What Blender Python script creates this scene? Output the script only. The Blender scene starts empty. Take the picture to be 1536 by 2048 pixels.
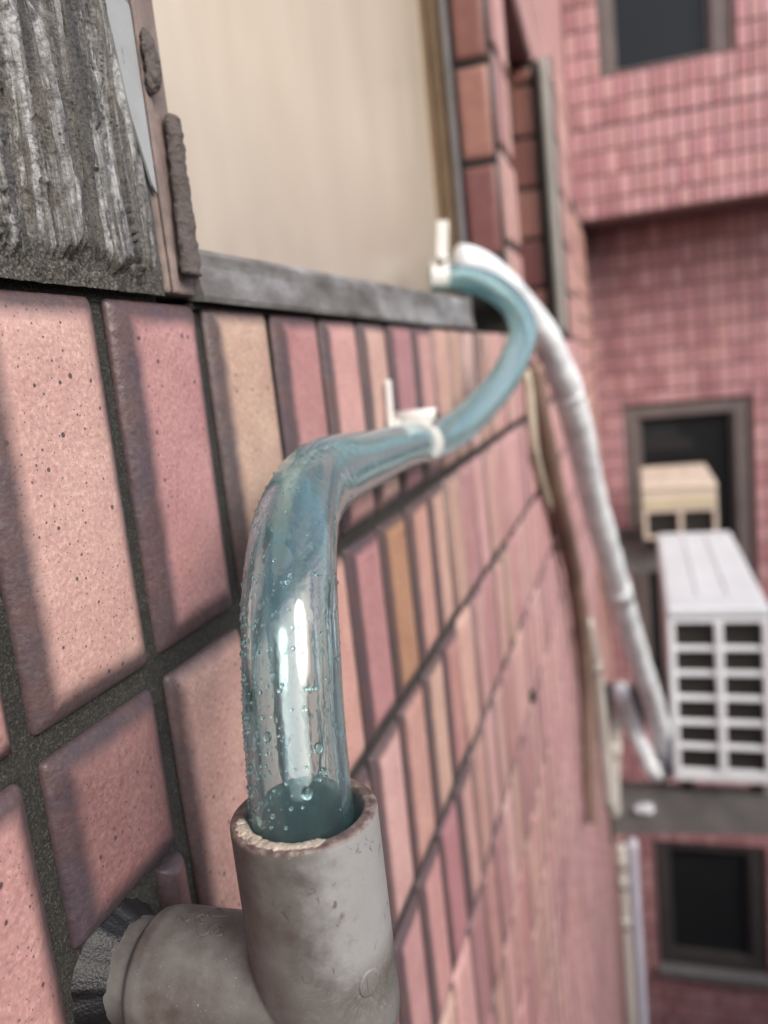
import bpy, bmesh, math, random
from mathutils import Vector, Matrix, noise

sc = bpy.context.scene
rnd = random.Random(7)
PI = math.pi

# ---------------------------------------------------------------- camera
F_PX, H_PX = 1602.95, 2048.0
RX = (0.95089911, -0.05058716, -0.30533886)
RY = (0.29048234, -0.19462901, 0.93687756)
RZ = (-0.10682177, -0.97957158, -0.17037788)
cam_d = bpy.data.cameras.new("camera")
cam = bpy.data.objects.new("camera", cam_d)
sc.collection.objects.link(cam)
cam.matrix_world = Matrix(((RX[0], -RX[1], -RX[2], 0), (RY[0], -RY[1], -RY[2], 0),
                           (RZ[0], -RZ[1], -RZ[2], 0), (0, 0, 0, 1)))
cam_d.sensor_fit = 'VERTICAL'
cam_d.sensor_height = 24.0
cam_d.sensor_width = 18.0
cam_d.lens = F_PX / H_PX * 24.0
cam_d.clip_start = 0.005
cam_d.clip_end = 500
cam_d.dof.use_dof = True
cam_d.dof.focus_distance = 0.190
cam_d.dof.aperture_fstop = 0.018785 / 0.0029
sc.camera = cam

# ---------------------------------------------------------------- world, sun, exposure
SUN_EL, SUN_AZ = math.radians(36), math.radians(122)      # azimuth measured from +Y towards +X
world = bpy.data.worlds.new("World")
sc.world = world
world.use_nodes = True
wn = world.node_tree.nodes
wl = world.node_tree.links
wn.clear()
w_out = wn.new("ShaderNodeOutputWorld")
w_bg = wn.new("ShaderNodeBackground")
w_sky = wn.new("ShaderNodeTexSky")
w_sky.sky_type = 'NISHITA'
w_sky.sun_disc = False
w_sky.sun_elevation = SUN_EL
w_sky.sun_rotation = SUN_AZ
w_sky.air_density = 1.0
w_sky.dust_density = 4.0
w_hsv = wn.new("ShaderNodeHueSaturation")
w_hsv.inputs["Saturation"].default_value = 0.75
wl.new(w_sky.outputs[0], w_hsv.inputs["Color"])
wl.new(w_hsv.outputs[0], w_bg.inputs["Color"])
w_bg.inputs["Strength"].default_value = 0.15
wl.new(w_bg.outputs[0], w_out.inputs["Surface"])

sun_d = bpy.data.lights.new("sun", 'SUN')
sun_d.energy = 1.0
sun_d.angle = math.radians(28)
sun_d.color = (1.0, 0.98, 0.96)
sun = bpy.data.objects.new("sun", sun_d)
sc.collection.objects.link(sun)
sdir = Vector((math.sin(SUN_AZ) * math.cos(SUN_EL), math.cos(SUN_AZ) * math.cos(SUN_EL), math.sin(SUN_EL)))
sun.rotation_euler = sdir.to_track_quat('Z', 'Y').to_euler()

sc.view_settings.view_transform = 'Standard'
sc.view_settings.look = 'None'
sc.view_settings.gamma = 1.0
sc.view_settings.use_curve_mapping = False
sc.view_settings.exposure = 0.85
sc.render.engine = 'CYCLES'
sc.cycles.use_denoising = True
sc.cycles.max_bounces = 16
sc.cycles.transmission_bounces = 14
sc.cycles.transparent_max_bounces = 12
sc.cycles.sample_clamp_indirect = 6.0

# ---------------------------------------------------------------- material helpers
class NT:
    def __init__(self, name):
        self.m = bpy.data.materials.new(name)
        self.m.use_nodes = True
        self.n = self.m.node_tree.nodes
        self.l = self.m.node_tree.links
        self.bsdf = self.n["Principled BSDF"]
        self.out = self.n["Material Output"]
    def new(self, t, **kw):
        nd = self.n.new(t)
        for k, v in kw.items():
            setattr(nd, k, v)
        return nd
    def link(self, a, b):
        self.l.new(a, b)
    def val(self, sock, v):
        if hasattr(v, "is_linked"):
            self.link(v, sock)
        else:
            sock.default_value = v
    def coord(self, scale=(1, 1, 1), loc=(0, 0, 0), rand=False, kind="Object"):
        tc = self.new("ShaderNodeTexCoord")
        src = tc.outputs[kind]
        if rand:
            oi = self.new("ShaderNodeObjectInfo")
            vm = self.new("ShaderNodeVectorMath", operation='SCALE')
            cb = self.new("ShaderNodeCombineXYZ")
            for i, k in enumerate((3.1, 7.7, 1.3)):
                mm = self.new("ShaderNodeMath", operation='MULTIPLY')
                self.link(oi.outputs["Random"], mm.inputs[0])
                mm.inputs[1].default_value = k
                self.link(mm.outputs[0], cb.inputs[i])
            va = self.new("ShaderNodeVectorMath", operation='ADD')
            self.link(src, va.inputs[0])
            self.link(cb.outputs[0], va.inputs[1])
            src = va.outputs[0]
        mp = self.new("ShaderNodeMapping")
        mp.inputs["Scale"].default_value = scale
        mp.inputs["Location"].default_value = loc
        self.link(src, mp.inputs["Vector"])
        return mp.outputs[0]
    def noise(self, vec, scale, detail=4, rough=0.55, dist=0.0):
        nd = self.new("ShaderNodeTexNoise")
        nd.inputs["Scale"].default_value = scale
        nd.inputs["Detail"].default_value = detail
        nd.inputs["Roughness"].default_value = rough
        nd.inputs["Distortion"].default_value = dist
        self.link(vec, nd.inputs["Vector"])
        return nd.outputs["Fac"]
    def ramp(self, fac, stops):
        r = self.new("ShaderNodeValToRGB")
        e = r.color_ramp.elements
        while len(e) < len(stops):
            e.new(0.5)
        for i, (p, c) in enumerate(stops):
            e[i].position = p
            e[i].color = c if len(c) == 4 else (*c, 1)
        self.link(fac, r.inputs[0])
        return r.outputs[0]
    def fr(self, fac, lo, hi, a=0.0, b=1.0):
        m = self.new("ShaderNodeMapRange")
        for k, v in zip(("From Min", "From Max", "To Min", "To Max"), (lo, hi, a, b)):
            m.inputs[k].default_value = v
        self.link(fac, m.inputs["Value"])
        return m.outputs[0]
    def mix(self, fac, a, b, mode='MIX'):
        m = self.new("ShaderNodeMix", data_type='RGBA', blend_type=mode)
        self.val(m.inputs[0], fac)
        for s, v in ((m.inputs[6], a), (m.inputs[7], b)):
            if hasattr(v, "is_linked"):
                self.link(v, s)
            else:
                s.default_value = v if len(v) == 4 else (*v, 1)
        return m.outputs[2]
    def math(self, op, a, b=0.0):
        m = self.new("ShaderNodeMath", operation=op)
        self.val(m.inputs[0], a)
        self.val(m.inputs[1], b)
        return m.outputs[0]
    def bump(self, h, strength, dist, normal=None):
        b = self.new("ShaderNodeBump")
        b.inputs["Strength"].default_value = strength
        b.inputs["Distance"].default_value = dist
        self.link(h, b.inputs["Height"])
        if normal is not None:
            self.link(normal, b.inputs["Normal"])
        return b.outputs[0]
    def set(self, **kw):
        for k, v in kw.items():
            s = self.bsdf.inputs[k.replace("_", " ")]
            if hasattr(v, "is_linked"):
                self.link(v, s)
            elif isinstance(v, tuple) and len(v) == 3:
                s.default_value = (*v, 1)
            else:
                s.default_value = v
        return self.m

def simple(name, col, rough=0.6, var=0.15, nscale=40, bump=0.2, bdist=0.001, bscale=300, metallic=0.0, rand=True):
    t = NT(name)
    v = t.coord(rand=rand)
    n = t.noise(v, nscale, 5)
    f = t.fr(n, 0.3, 0.7)
    lo = tuple(c * (1 - var) for c in col)
    hi = tuple(min(1, c * (1 + var)) for c in col)
    c = t.mix(f, lo, hi)
    b = t.bump(t.noise(v, bscale, 4), bump, bdist)
    return t.set(Base_Color=c, Roughness=rough, Normal=b, Metallic=metallic)

# glazed tile with iron spots
def tile_material(name, attr=False, fine=True):
    t = NT(name)
    EDGE_LO, EDGE_HI = (0.18, 0.56) if fine else (0.45, 0.85)
    v = t.coord(rand=not attr)
    if attr:
        a = t.new("ShaderNodeAttribute", attribute_name="tint")
        base = a.outputs["Color"]
    else:
        oi = t.new("ShaderNodeObjectInfo")
        base = oi.outputs["Color"]
    mott = t.noise(v, 55, 5, 0.6)
    c = t.mix(t.fr(mott, 0.35, 0.68), base, t.mix(1.0, base, (0.86, 0.80, 0.82), 'MULTIPLY'))
    fleck = t.noise(v, 760, 5, 0.72)
    c = t.mix(t.fr(fleck, 0.50, 0.64, 0.0, 0.85), c, t.mix(1.0, c, (1.32, 1.42, 1.40), 'MULTIPLY'))
    c = t.mix(t.fr(fleck, 0.46, 0.32, 0.0, 0.75), c, t.mix(1.0, c, (0.72, 0.62, 0.62), 'MULTIPLY'))
    # rusty blush here and there
    rust = t.noise(v, 34, 3, 0.5)
    c = t.mix(t.fr(rust, 0.62, 0.78, 0.0, 0.35), c, (0.33, 0.15, 0.09))
    if not fine:
        ge = t.new("ShaderNodeNewGeometry")
        mp = t.new("ShaderNodeMapping")
        mp.inputs["Scale"].default_value = (1, 1, 0.10)
        t.link(ge.outputs["Position"], mp.inputs["Vector"])
        run = t.noise(mp.outputs[0], 7, 5, 0.6)
        c = t.mix(t.fr(run, 0.52, 0.75, 0.0, 0.42), c, t.mix(1.0, c, (0.55, 0.47, 0.46), 'MULTIPLY'))
        c = t.mix(t.fr(run, 0.45, 0.28, 0.0, 0.35), c, t.mix(1.0, c, (1.12, 1.16, 1.18), 'MULTIPLY'))
    if fine:
        for sc_, thr, rr in ((150, 0.45, 0.125), (310, 0.62, 0.13), (640, 0.66, 0.16)):
            vo = t.new("ShaderNodeTexVoronoi", voronoi_dimensions='2D')
            vo.inputs["Scale"].default_value = sc_
            t.link(v, vo.inputs["Vector"])
            sp = t.new("ShaderNodeSeparateColor")
            t.link(vo.outputs["Color"], sp.inputs[0])
            gate = t.math('GREATER_THAN', sp.outputs[0], thr)
            rad = t.math('MULTIPLY', sp.outputs[1], rr)
            d = t.math('SUBTRACT', rad, vo.outputs["Distance"])
            dot = t.math('MULTIPLY', t.fr(d, 0.0, 0.03), gate)
            c = t.mix(t.math('MULTIPLY', dot, 0.85), c, (0.035, 0.03, 0.035))
    ea = t.new("ShaderNodeAttribute", attribute_name="edge")
    ew = t.math('ADD', ea.outputs["Fac"], t.fr(t.noise(v, 110, 5, 0.65), 0.25, 0.75, -0.05, 0.05))
    ew = t.math('ADD', ew, t.fr(fleck, 0.35, 0.65, -0.06, 0.06))
    if not attr:
        ow = t.new("ShaderNodeObjectInfo")
        ew = t.math('ADD', ew, t.fr(ow.outputs["Random"], 0.0, 1.0, -0.15, 0.05))
    band = t.mix(t.fr(t.noise(v, 70, 3), 0.4, 0.6), (0.042, 0.034, 0.043), (0.056, 0.037, 0.038))
    if not attr:
        ow = t.new("ShaderNodeObjectInfo")
        ew = t.math('ADD', ew, t.fr(ow.outputs["Random"], 0.0, 1.0, -0.15, 0.05))
    band = t.mix(t.fr(fleck, 0.45, 0.65, 0.0, 0.5), band, t.mix(1.0, band, (1.7, 1.7, 1.7), 'MULTIPLY'))
    c = t.mix(t.fr(ew, EDGE_LO, EDGE_HI, 0.0, 0.92 if fine else 0.72), c, band)
    h1 = t.noise(v, 420, 4, 0.6)
    h2 = t.noise(v, 130, 3, 0.5)
    b = t.bump(h1, 0.7, 0.0005)
    b = t.bump(h2, 0.4, 0.0012, b)
    ro = t.fr(t.noise(v, 300, 3), 0.3, 0.7, 0.36, 0.55)
    return t.set(Base_Color=c, Roughness=ro, Normal=b, Specular_IOR_Level=0.45)

M_TILE = tile_material("glazed_tile")
M_TILE_FAR = tile_material("glazed_tile_far", fine=False)
M_TILE_STUFF = tile_material("glazed_tile_merged", attr=True, fine=False)
for m in (M_TILE_FAR, M_TILE_STUFF):
    pass

def grout_material():
    t = NT("sandy_grout")
    v = t.coord()
    n1 = t.noise(v, 1500, 3, 0.7)
    n2 = t.noise(v, 45, 5, 0.6)
    c = t.ramp(n1, [(0.3, (0.007, 0.007, 0.007)), (0.54, (0.028, 0.027, 0.023)), (0.72, (0.12, 0.112, 0.092))])
    c = t.mix(t.fr(n2, 0.45, 0.7, 0.0, 0.7), c, t.mix(1.0, c, (0.45, 0.45, 0.5), 'MULTIPLY'))
    b = t.bump(n1, 0.9, 0.0008)
    b = t.bump(t.noise(v, 250, 4), 0.6, 0.002, b)
    return t.set(Base_Color=c, Roughness=0.92, Normal=b)
M_GROUT = grout_material()

def mortar_material():
    t = NT("weathered_mortar")
    v = t.coord()
    vs = t.coord(scale=(1, 1, 0.06))
    streak = t.noise(vs, 120, 6, 0.62, 0.4)
    c = t.ramp(streak, [(0.32, (0.060, 0.060, 0.064)), (0.47, (0.105, 0.106, 0.110)), (0.52, (0.150, 0.144, 0.130)), (0.60, (0.112, 0.106, 0.094)), (0.70, (0.085, 0.088, 0.092))])
    grain = t.noise(v, 1400, 4, 0.7)
    c = t.mix(t.fr(grain, 0.36, 0.64, 0.0, 0.75), t.mix(1.0, c, (0.5, 0.5, 0.5), 'MULTIPLY'), t.mix(1.0, c, (1.5, 1.47, 1.4), 'MULTIPLY'))
    wh = t.math('MULTIPLY', t.fr(t.noise(vs, 95, 7, 0.7, 0.8), 0.50, 0.58), t.fr(t.noise(v, 300, 5, 0.7), 0.35, 0.6))
    c = t.mix(t.math('MULTIPLY', wh, 0.85), c, (0.58, 0.59, 0.60))
    ft = t.new("ShaderNodeAttribute", attribute_name="foot")
    c = t.mix(ft.outputs["Fac"], c, t.ramp(grain, [(0.35, (0.022, 0.021, 0.019)), (0.52, (0.075, 0.070, 0.060)), (0.66, (0.24, 0.225, 0.19))]))
    ol = t.fr(t.noise(v, 28, 4), 0.55, 0.72, 0.0, 0.35)
    c = t.mix(ol, c, (0.16, 0.135, 0.085))
    pit = t.new("ShaderNodeTexVoronoi")
    pit.inputs["Scale"].default_value = 620
    t.link(v, pit.inputs["Vector"])
    pf = t.math('MULTIPLY', t.fr(pit.outputs["Distance"], 0.30, 0.16), t.fr(t.noise(v, 60, 3), 0.5, 0.6))
    c = t.mix(t.math('MULTIPLY', pf, 0.8), c, (0.02, 0.018, 0.016))
    b = t.bump(grain, 1.0, 0.0010)
    b = t.bump(streak, 0.8, 0.003, b)
    b = t.bump(pf, -0.8, 0.001, b)
    return t.set(Base_Color=c, Roughness=0.9, Normal=b)
M_MORTAR = mortar_material()

def pvc_grey():
    t = NT("weathered_grey_pvc")
    v = t.coord()
    n = t.noise(v, 90, 6, 0.62)
    c = t.ramp(n, [(0.30, (0.068, 0.054, 0.049)), (0.5, (0.108, 0.102, 0.094)), (0.68, (0.146, 0.143, 0.135))])
    # upright area's sun side painted lighter like side light, brown stain below the rim
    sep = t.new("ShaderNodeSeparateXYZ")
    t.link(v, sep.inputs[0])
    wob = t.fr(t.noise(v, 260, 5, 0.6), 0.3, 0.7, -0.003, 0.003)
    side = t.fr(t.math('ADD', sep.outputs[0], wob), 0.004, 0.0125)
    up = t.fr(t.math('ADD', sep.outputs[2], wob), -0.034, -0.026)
    side_lit = t.math('MULTIPLY', side, t.fr(sep.outputs[2], -0.030, -0.012, 0.35, 1.0))
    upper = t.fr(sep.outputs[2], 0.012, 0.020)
    side_lit = t.math('MULTIPLY', side_lit, upper)
    c = t.mix(t.math('MULTIPLY', side_lit, 0.55), c, (0.36, 0.365, 0.37))
    stain = t.math('MULTIPLY', t.fr(t.noise(v, 240, 4, 0.6, 1.2), 0.64, 0.69), upper)
    c = t.mix(t.math('MULTIPLY', stain, 0.7), c, (0.062, 0.051, 0.042))
    gate_at = (0.01438, -0.0083, 0.0135)
    sub = t.new("ShaderNodeVectorMath", operation='SUBTRACT')
    t.link(v, sub.inputs[0])
    sub.inputs[1].default_value = gate_at
    dt = t.new("ShaderNodeVectorMath", operation='DOT_PRODUCT')
    t.link(sub.outputs[0], dt.inputs[0])
    dt.inputs[1].default_value = (0.5, 0.866, 0)
    sz = t.new("ShaderNodeSeparateXYZ")
    t.link(sub.outputs[0], sz.inputs[0])
    ang = t.math('ARCTAN2', sz.outputs[2], dt.outputs["Value"])
    ln = t.new("ShaderNodeVectorMath", operation='LENGTH')
    t.link(sub.outputs[0], ln.inputs[0])
    cv = t.new("ShaderNodeCombineXYZ")
    t.link(t.math('MULTIPLY', ang, 26), cv.inputs[0])
    t.link(t.math('MULTIPLY', ln.outputs["Value"], 420), cv.inputs[1])
    ray = t.fr(t.noise(cv.outputs[0], 1.0, 3, 0.6), 0.54, 0.72)
    rmask = t.math('MULTIPLY', t.fr(ln.outputs["Value"], 0.0165, 0.004), t.fr(t.noise(v, 130, 3), 0.35, 0.6))
    scr = t.math('MULTIPLY', ray, rmask)
    c = t.mix(t.math('MULTIPLY', scr, 0.75), c, (0.36, 0.35, 0.33))
    rim = t.fr(sep.outputs[2], 0.0474, 0.0482)
    c = t.mix(rim, c, t.ramp(t.noise(v, 420, 5, 0.65), [(0.40, (0.075, 0.047, 0.043)), (0.55, (0.14, 0.105, 0.093)), (0.68, (0.24, 0.215, 0.195))]))
    speck = t.fr(t.noise(v, 2600, 2, 0.5), 0.70, 0.76)
    c = t.mix(t.math('MULTIPLY', speck, 0.6), c, (0.5, 0.48, 0.46))
    b = t.bump(t.noise(v, 1800, 3, 0.6), 0.15, 0.0002)
    b = t.bump(t.noise(t.coord(scale=(6, 1, 1)), 420, 3, 0.6), 0.12, 0.0002, b)
    ro = t.fr(t.noise(v, 300, 4), 0.3, 0.7, 0.42, 0.62)
    return t.set(Base_Color=c, Roughness=ro, Normal=b, Specular_IOR_Level=0.4)

def tube_material():
    t = NT("clear_teal_vinyl")
    v = t.coord()
    t.n.remove(t.bsdf)
    glass = t.new("ShaderNodeBsdfGlass")
    glass.inputs["IOR"].default_value = 1.53
    glass.inputs["Color"].default_value = (0.97, 1.0, 1.0, 1)
    glass.inputs["Roughness"].default_value = 0.015
    tr = t.new("ShaderNodeBsdfTranslucent")
    tr.inputs["Color"].default_value = (0.60, 0.86, 0.90, 1)
    df = t.new("ShaderNodeBsdfDiffuse")
    df.inputs["Color"].default_value = (0.60, 0.86, 0.90, 1)
    b = t.bump(t.noise(t.coord(scale=(1, 1, 0.35)), 160, 3, 0.5), 0.10, 0.0012)
    t.link(b, glass.inputs["Normal"])
    m1 = t.new("ShaderNodeMixShader")
    m1.inputs[0].default_value = 0.5
    t.link(tr.outputs[0], m1.inputs[1])
    t.link(df.outputs[0], m1.inputs[2])
    m2 = t.new("ShaderNodeMixShader")
    # milkier along the level stretch than in the drop into the elbow
    sp = t.new("ShaderNodeSeparateXYZ")
    t.link(v, sp.inputs[0])
    haze = t.math('ADD', t.fr(sp.outputs[1], 0.180, 0.240, 0.030, 0.105), t.fr(t.noise(v, 55, 4), 0.3, 0.7, -0.015, 0.02))
    t.link(haze, m2.inputs[0])
    t.link(glass.outputs[0], m2.inputs[1])
    t.link(m1.outputs[0], m2.inputs[2])
    t.link(m2.outputs[0], t.out.inputs["Surface"])
    va = t.new("ShaderNodeVolumeAbsorption")
    va.inputs["Color"].default_value = (0.0, 0.83, 0.95, 1)
    va.inputs["Density"].default_value = 68
    t.link(va.outputs[0], t.out.inputs["Volume"])
    return t.m

def glass_material(name, col, ior=1.33, rough=0.0):
    t = NT(name)
    return t.set(Base_Color=col, Roughness=rough, IOR=ior, Transmission_Weight=1.0)

M_PVC = pvc_grey()
M_TUBE = tube_material()
M_WATER = glass_material("water", (0.80, 0.97, 0.97))
M_WHITE_PL = simple("white_clip_plastic", (0.64, 0.63, 0.60), 0.4, 0.06, 60, 0.1)
M_STEEL = simple("dark_nail_steel", (0.06, 0.055, 0.05), 0.45, 0.2, 200, 0.1, metallic=0.6)
M_GLUE = simple("cloudy_glue", (0.38, 0.32, 0.265), 0.35, 0.3, 300, 0.6, 0.0006, 700)
M_BLACK_SEAL = simple("black_sealant", (0.006, 0.006, 0.007), 0.45, 0.5, 300, 0.6, 0.0005, 1500)
M_FELT = simple("gritty_sealant", (0.088, 0.074, 0.069), 0.95, 0.25, 60, 0.9, 0.0012, 900)
M_BROWN_METAL = simple("brown_window_metal", (0.195, 0.150, 0.135), 0.6, 0.3, 120, 0.5, 0.0006, 700)
M_FRAME_BROWN = simple("bronze_frame", (0.17, 0.115, 0.068), 0.5, 0.15, 30, 0.1)
M_FRAME_GREY = simple("grey_aluminium", (0.22, 0.22, 0.225), 0.45, 0.2, 25, 0.15, metallic=0.3)
M_DARK_FRAME = simple("dark_grey_frame", (0.125, 0.105, 0.10), 0.5, 0.12, 12, 0.1)
M_BLACK_FRAME = simple("dim_grey_frame", (0.055, 0.05, 0.05), 0.5, 0.12, 12, 0.1)
M_PINK_PAINT = simple("pink_wall_core", (0.30, 0.16, 0.155), 0.8, 0.1, 8, 0.2)
M_REAR_GROUT = simple("mauve_grout", (0.15, 0.085, 0.088), 0.9, 0.2, 20, 0.3)
M_FLAKE = simple("grey_flashing", (0.29, 0.305, 0.31), 0.45, 0.1, 90, 0.1)
M_WRAP = simple("white_pipe_wrap", (0.77, 0.81, 0.86), 0.42, 0.22, 26, 0.8, 0.006, 45)
M_BROWN_PIPE = simple("brown_hose_shadow", (0.165, 0.105, 0.080), 0.75, 0.35, 16, 0.4, 0.002, 120)
M_BEIGE = simple("beige_cable_sheath", (0.47, 0.41, 0.32), 0.6, 0.15, 30, 0.2)
M_PVC_CREAM = simple("cream_pvc", (0.52, 0.50, 0.45), 0.45, 0.10, 15, 0.1)
M_PVC_BLUE = simple("pale_lavender_pvc", (0.56, 0.57, 0.66), 0.45, 0.08, 15, 0.1)
M_GALV = simple("galvanised_steel", (0.225, 0.225, 0.215), 0.55, 0.22, 14, 0.2, metallic=0.35)
M_PALE_GREY = simple("pale_grey_pvc", (0.23, 0.215, 0.195), 0.5, 0.1, 10, 0.1)
M_AC = simple("white_enamel", (0.61, 0.655, 0.68), 0.42, 0.07, 5, 0.05)
M_AC_GUARD = simple("grey_white_plastic", (0.78, 0.81, 0.83), 0.5, 0.05, 10, 0.05)
M_AC_DARK = simple("condenser_fins", (0.016, 0.014, 0.011), 0.6, 0.3, 60, 0.3)
M_AC_OLD = simple("aged_beige_enamel", (0.60, 0.52, 0.43), 0.5, 0.10, 6, 0.1)
M_AC_YEL = simple("yellowed_plastic", (0.56, 0.52, 0.28), 0.5, 0.1, 10, 0.1)
M_STAIN = simple("brown_stain", (0.09, 0.075, 0.066), 0.7, 0.2, 400, 0.1)
M_RUBBER = simple("black_rubber", (0.03, 0.022, 0.022), 0.7, 0.2, 50, 0.2)
M_CONCRETE = simple("alley_concrete", (0.20, 0.195, 0.185), 0.9, 0.25, 0.7, 0.4, 0.01, 12)
M_SHADE_BOARD = simple("brown_board", (0.13, 0.065, 0.05), 0.7, 0.2, 10, 0.2)
M_OPP = simple("pale_render", (0.30, 0.22, 0.205), 0.9, 0.12, 1.5, 0.3, 0.01, 10)

def pane_cream():
    t = NT("cream_frosted_pane")
    v = t.coord(scale=(1, 1, 0.22))
    n = t.noise(v, 11, 5, 0.55, 0.5)
    c = t.ramp(n, [(0.3, (0.44, 0.375, 0.29)), (0.5, (0.50, 0.435, 0.345)), (0.7, (0.54, 0.48, 0.395))])
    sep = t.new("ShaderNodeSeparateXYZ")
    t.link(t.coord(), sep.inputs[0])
    low_tone = t.math('MULTIPLY', t.fr(sep.outputs[2], 0.19, 0.06), t.fr(t.noise(t.coord(), 9, 5), 0.25, 0.6, 0.35, 1.0))  # mottled tone, darker towards the bottom of the pane
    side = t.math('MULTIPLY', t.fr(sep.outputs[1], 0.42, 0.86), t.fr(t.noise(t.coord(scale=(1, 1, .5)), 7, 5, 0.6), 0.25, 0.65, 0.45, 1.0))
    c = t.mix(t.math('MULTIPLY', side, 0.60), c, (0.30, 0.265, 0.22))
    c = t.mix(t.math('MULTIPLY', low_tone, 0.75), c, (0.27, 0.225, 0.195))
    return t.set(Base_Color=c, Roughness=0.28, Specular_IOR_Level=0.5)
M_PANE = pane_cream()

def dark_glass():
    t = NT("dark_window_glass")
    v = t.coord()
    c = t.mix(t.noise(v, 1.5, 3), (0.010, 0.011, 0.012), (0.022, 0.024, 0.026))
    return t.set(Base_Color=c, Roughness=0.09, Specular_IOR_Level=0.28)
M_GLASS_DARK = dark_glass()

def sill_metal():
    t = NT("worn_sill_metal")
    v = t.coord(scale=(1, 0.6, 1.6))
    n = t.noise(v, 30, 6, 0.65)
    c = t.ramp(n, [(0.30, (0.055, 0.050, 0.047)), (0.45, (0.14, 0.135, 0.13)), (0.58, (0.25, 0.25, 0.255)), (0.70, (0.42, 0.43, 0.47))])
    b = t.bump(t.noise(v, 150, 4), 0.3, 0.001)
    return t.set(Base_Color=c, Roughness=0.5, Normal=b, Metallic=0.2)
M_SILL = sill_metal()

# ---------------------------------------------------------------- object helpers
COL = sc.collection
def link(o, parent=None):
    COL.objects.link(o)
    if parent is not None:
        o.parent = parent
    return o

def empty(name, loc=(0, 0, 0), label=None, cat=None, group=None, parent=None, kind=None):
    o = bpy.data.objects.new(name, None)
    o.empty_display_size = 0.02
    link(o, parent)
    o.location = loc
    tag(o, label, cat, group, kind)
    return o

def tag(o, label=None, cat=None, group=None, kind=None):
    if label: o["label"] = label
    if cat: o["category"] = cat
    if group: o["group"] = group
    if kind: o["kind"] = kind
    return o

def mesh_obj(name, bm, mat, parent=None, smooth=False, loc=None):
    me = bpy.data.meshes.new(name)
    bm.normal_update()
    bm.to_mesh(me)
    bm.free()
    if smooth:
        me.polygons.foreach_set("use_smooth", [True] * len(me.polygons))
    mats = mat if isinstance(mat, (list, tuple)) else [mat]
    for m in mats:
        me.materials.append(m)
    o = bpy.data.objects.new(name, me)
    link(o, parent)
    if loc is not None:
        o.location = loc
    return o

def box(bm, x0, x1, y0, y1, z0, z1, bevel=0.0, mi=0):
    vs = [bm.verts.new(p) for p in ((x0, y0, z0), (x1, y0, z0), (x1, y1, z0), (x0, y1, z0),
                                    (x0, y0, z1), (x1, y0, z1), (x1, y1, z1), (x0, y1, z1))]
    fs = [bm.faces.new([vs[i] for i in f]) for f in ((3, 2, 1, 0), (4, 5, 6, 7), (0, 1, 5, 4), (1, 2, 6, 5), (2, 3, 7, 6), (3, 0, 4, 7))]
    for f in fs:
        f.material_index = mi
    if bevel > 0:
        es = list({e for f in fs for e in f.edges})
        r = bmesh.ops.bevel(bm, geom=es, offset=bevel, segments=2, affect='EDGES', profile=0.5)
        for f in r["faces"]:
            f.material_index = mi
    return vs

def box_obj(name, dims, mat, parent=None, bevel=0.0, smooth=False):
    bm = bmesh.new()
    box(bm, *dims, bevel=bevel)
    return mesh_obj(name, bm, mat, parent, smooth)

def catmull(pts, per=12):
    P = [Vector(p) for p in pts]
    P = [P[0] * 2 - P[1]] + P + [P[-1] * 2 - P[-2]]
    out = []
    for i in range(1, len(P) - 2):
        p0, p1, p2, p3 = P[i - 1:i + 3]
        for k in range(per):
            t = k / per
            out.append(0.5 * ((2 * p1) + (p2 - p0) * t + (2 * p0 - 5 * p1 + 4 * p2 - p3) * t * t + (3 * p1 - p0 - 3 * p2 + p3) * t ** 3))
    out.append(P[-2])
    return out

def frames(path):
    T = []
    for i in range(len(path)):
        a = path[max(0, i - 1)]
        b = path[min(len(path) - 1, i + 1)]
        T.append((b - a).normalized())
    ref = Vector((1, 0, 0)) if abs(T[0].x) < 0.9 else Vector((0, 1, 0))
    N = [(ref - T[0] * ref.dot(T[0])).normalized()]
    for i in range(1, len(path)):
        n = N[-1] - T[i] * N[-1].dot(T[i])
        N.append(n.normalized())
    B = [T[i].cross(N[i]) for i in range(len(path))]
    return T, N, B

def sweep(bm, path, rad, segs=16, flip=False, caps=True, jig=None, squash=None, mi=0):
    """tube along path; rad float or f(i, t); squash f(t)->(a, b) axis factors"""
    T, N, B = frames(path)
    n = len(path)
    rings = []
    for i, p in enumerate(path):
        t = i / (n - 1)
        r = rad(t) if callable(rad) else rad
        a, b = squash(t) if squash else (1, 1)
        ring = []
        for k in range(segs):
            th = 2 * PI * k / segs
            q = N[i] * (math.cos(th) * r * a) + B[i] * (math.sin(th) * r * b)
            co = p + q
            if jig:
                co = co + q.normalized() * jig(co, t)
            ring.append(bm.verts.new(co))
        rings.append(ring)
    for i in range(n - 1):
        for k in range(segs):
            k2 = (k + 1) % segs
            f = (rings[i][k], rings[i][k2], rings[i + 1][k2], rings[i + 1][k])
            fc = bm.faces.new(f[::-1] if flip else f)
            fc.material_index = mi
    if caps:
        f0 = bm.faces.new(rings[0][::-1])
        f1 = bm.faces.new(rings[-1])
        f0.material_index = f1.material_index = mi
    return rings

def tube_obj(name, pts, r, mat, parent=None, segs=14, per=10, jig=None):
    bm = bmesh.new()
    sweep(bm, catmull(pts, per), r, segs, jig=jig)
    return mesh_obj(name, bm, mat, parent, True)

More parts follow.
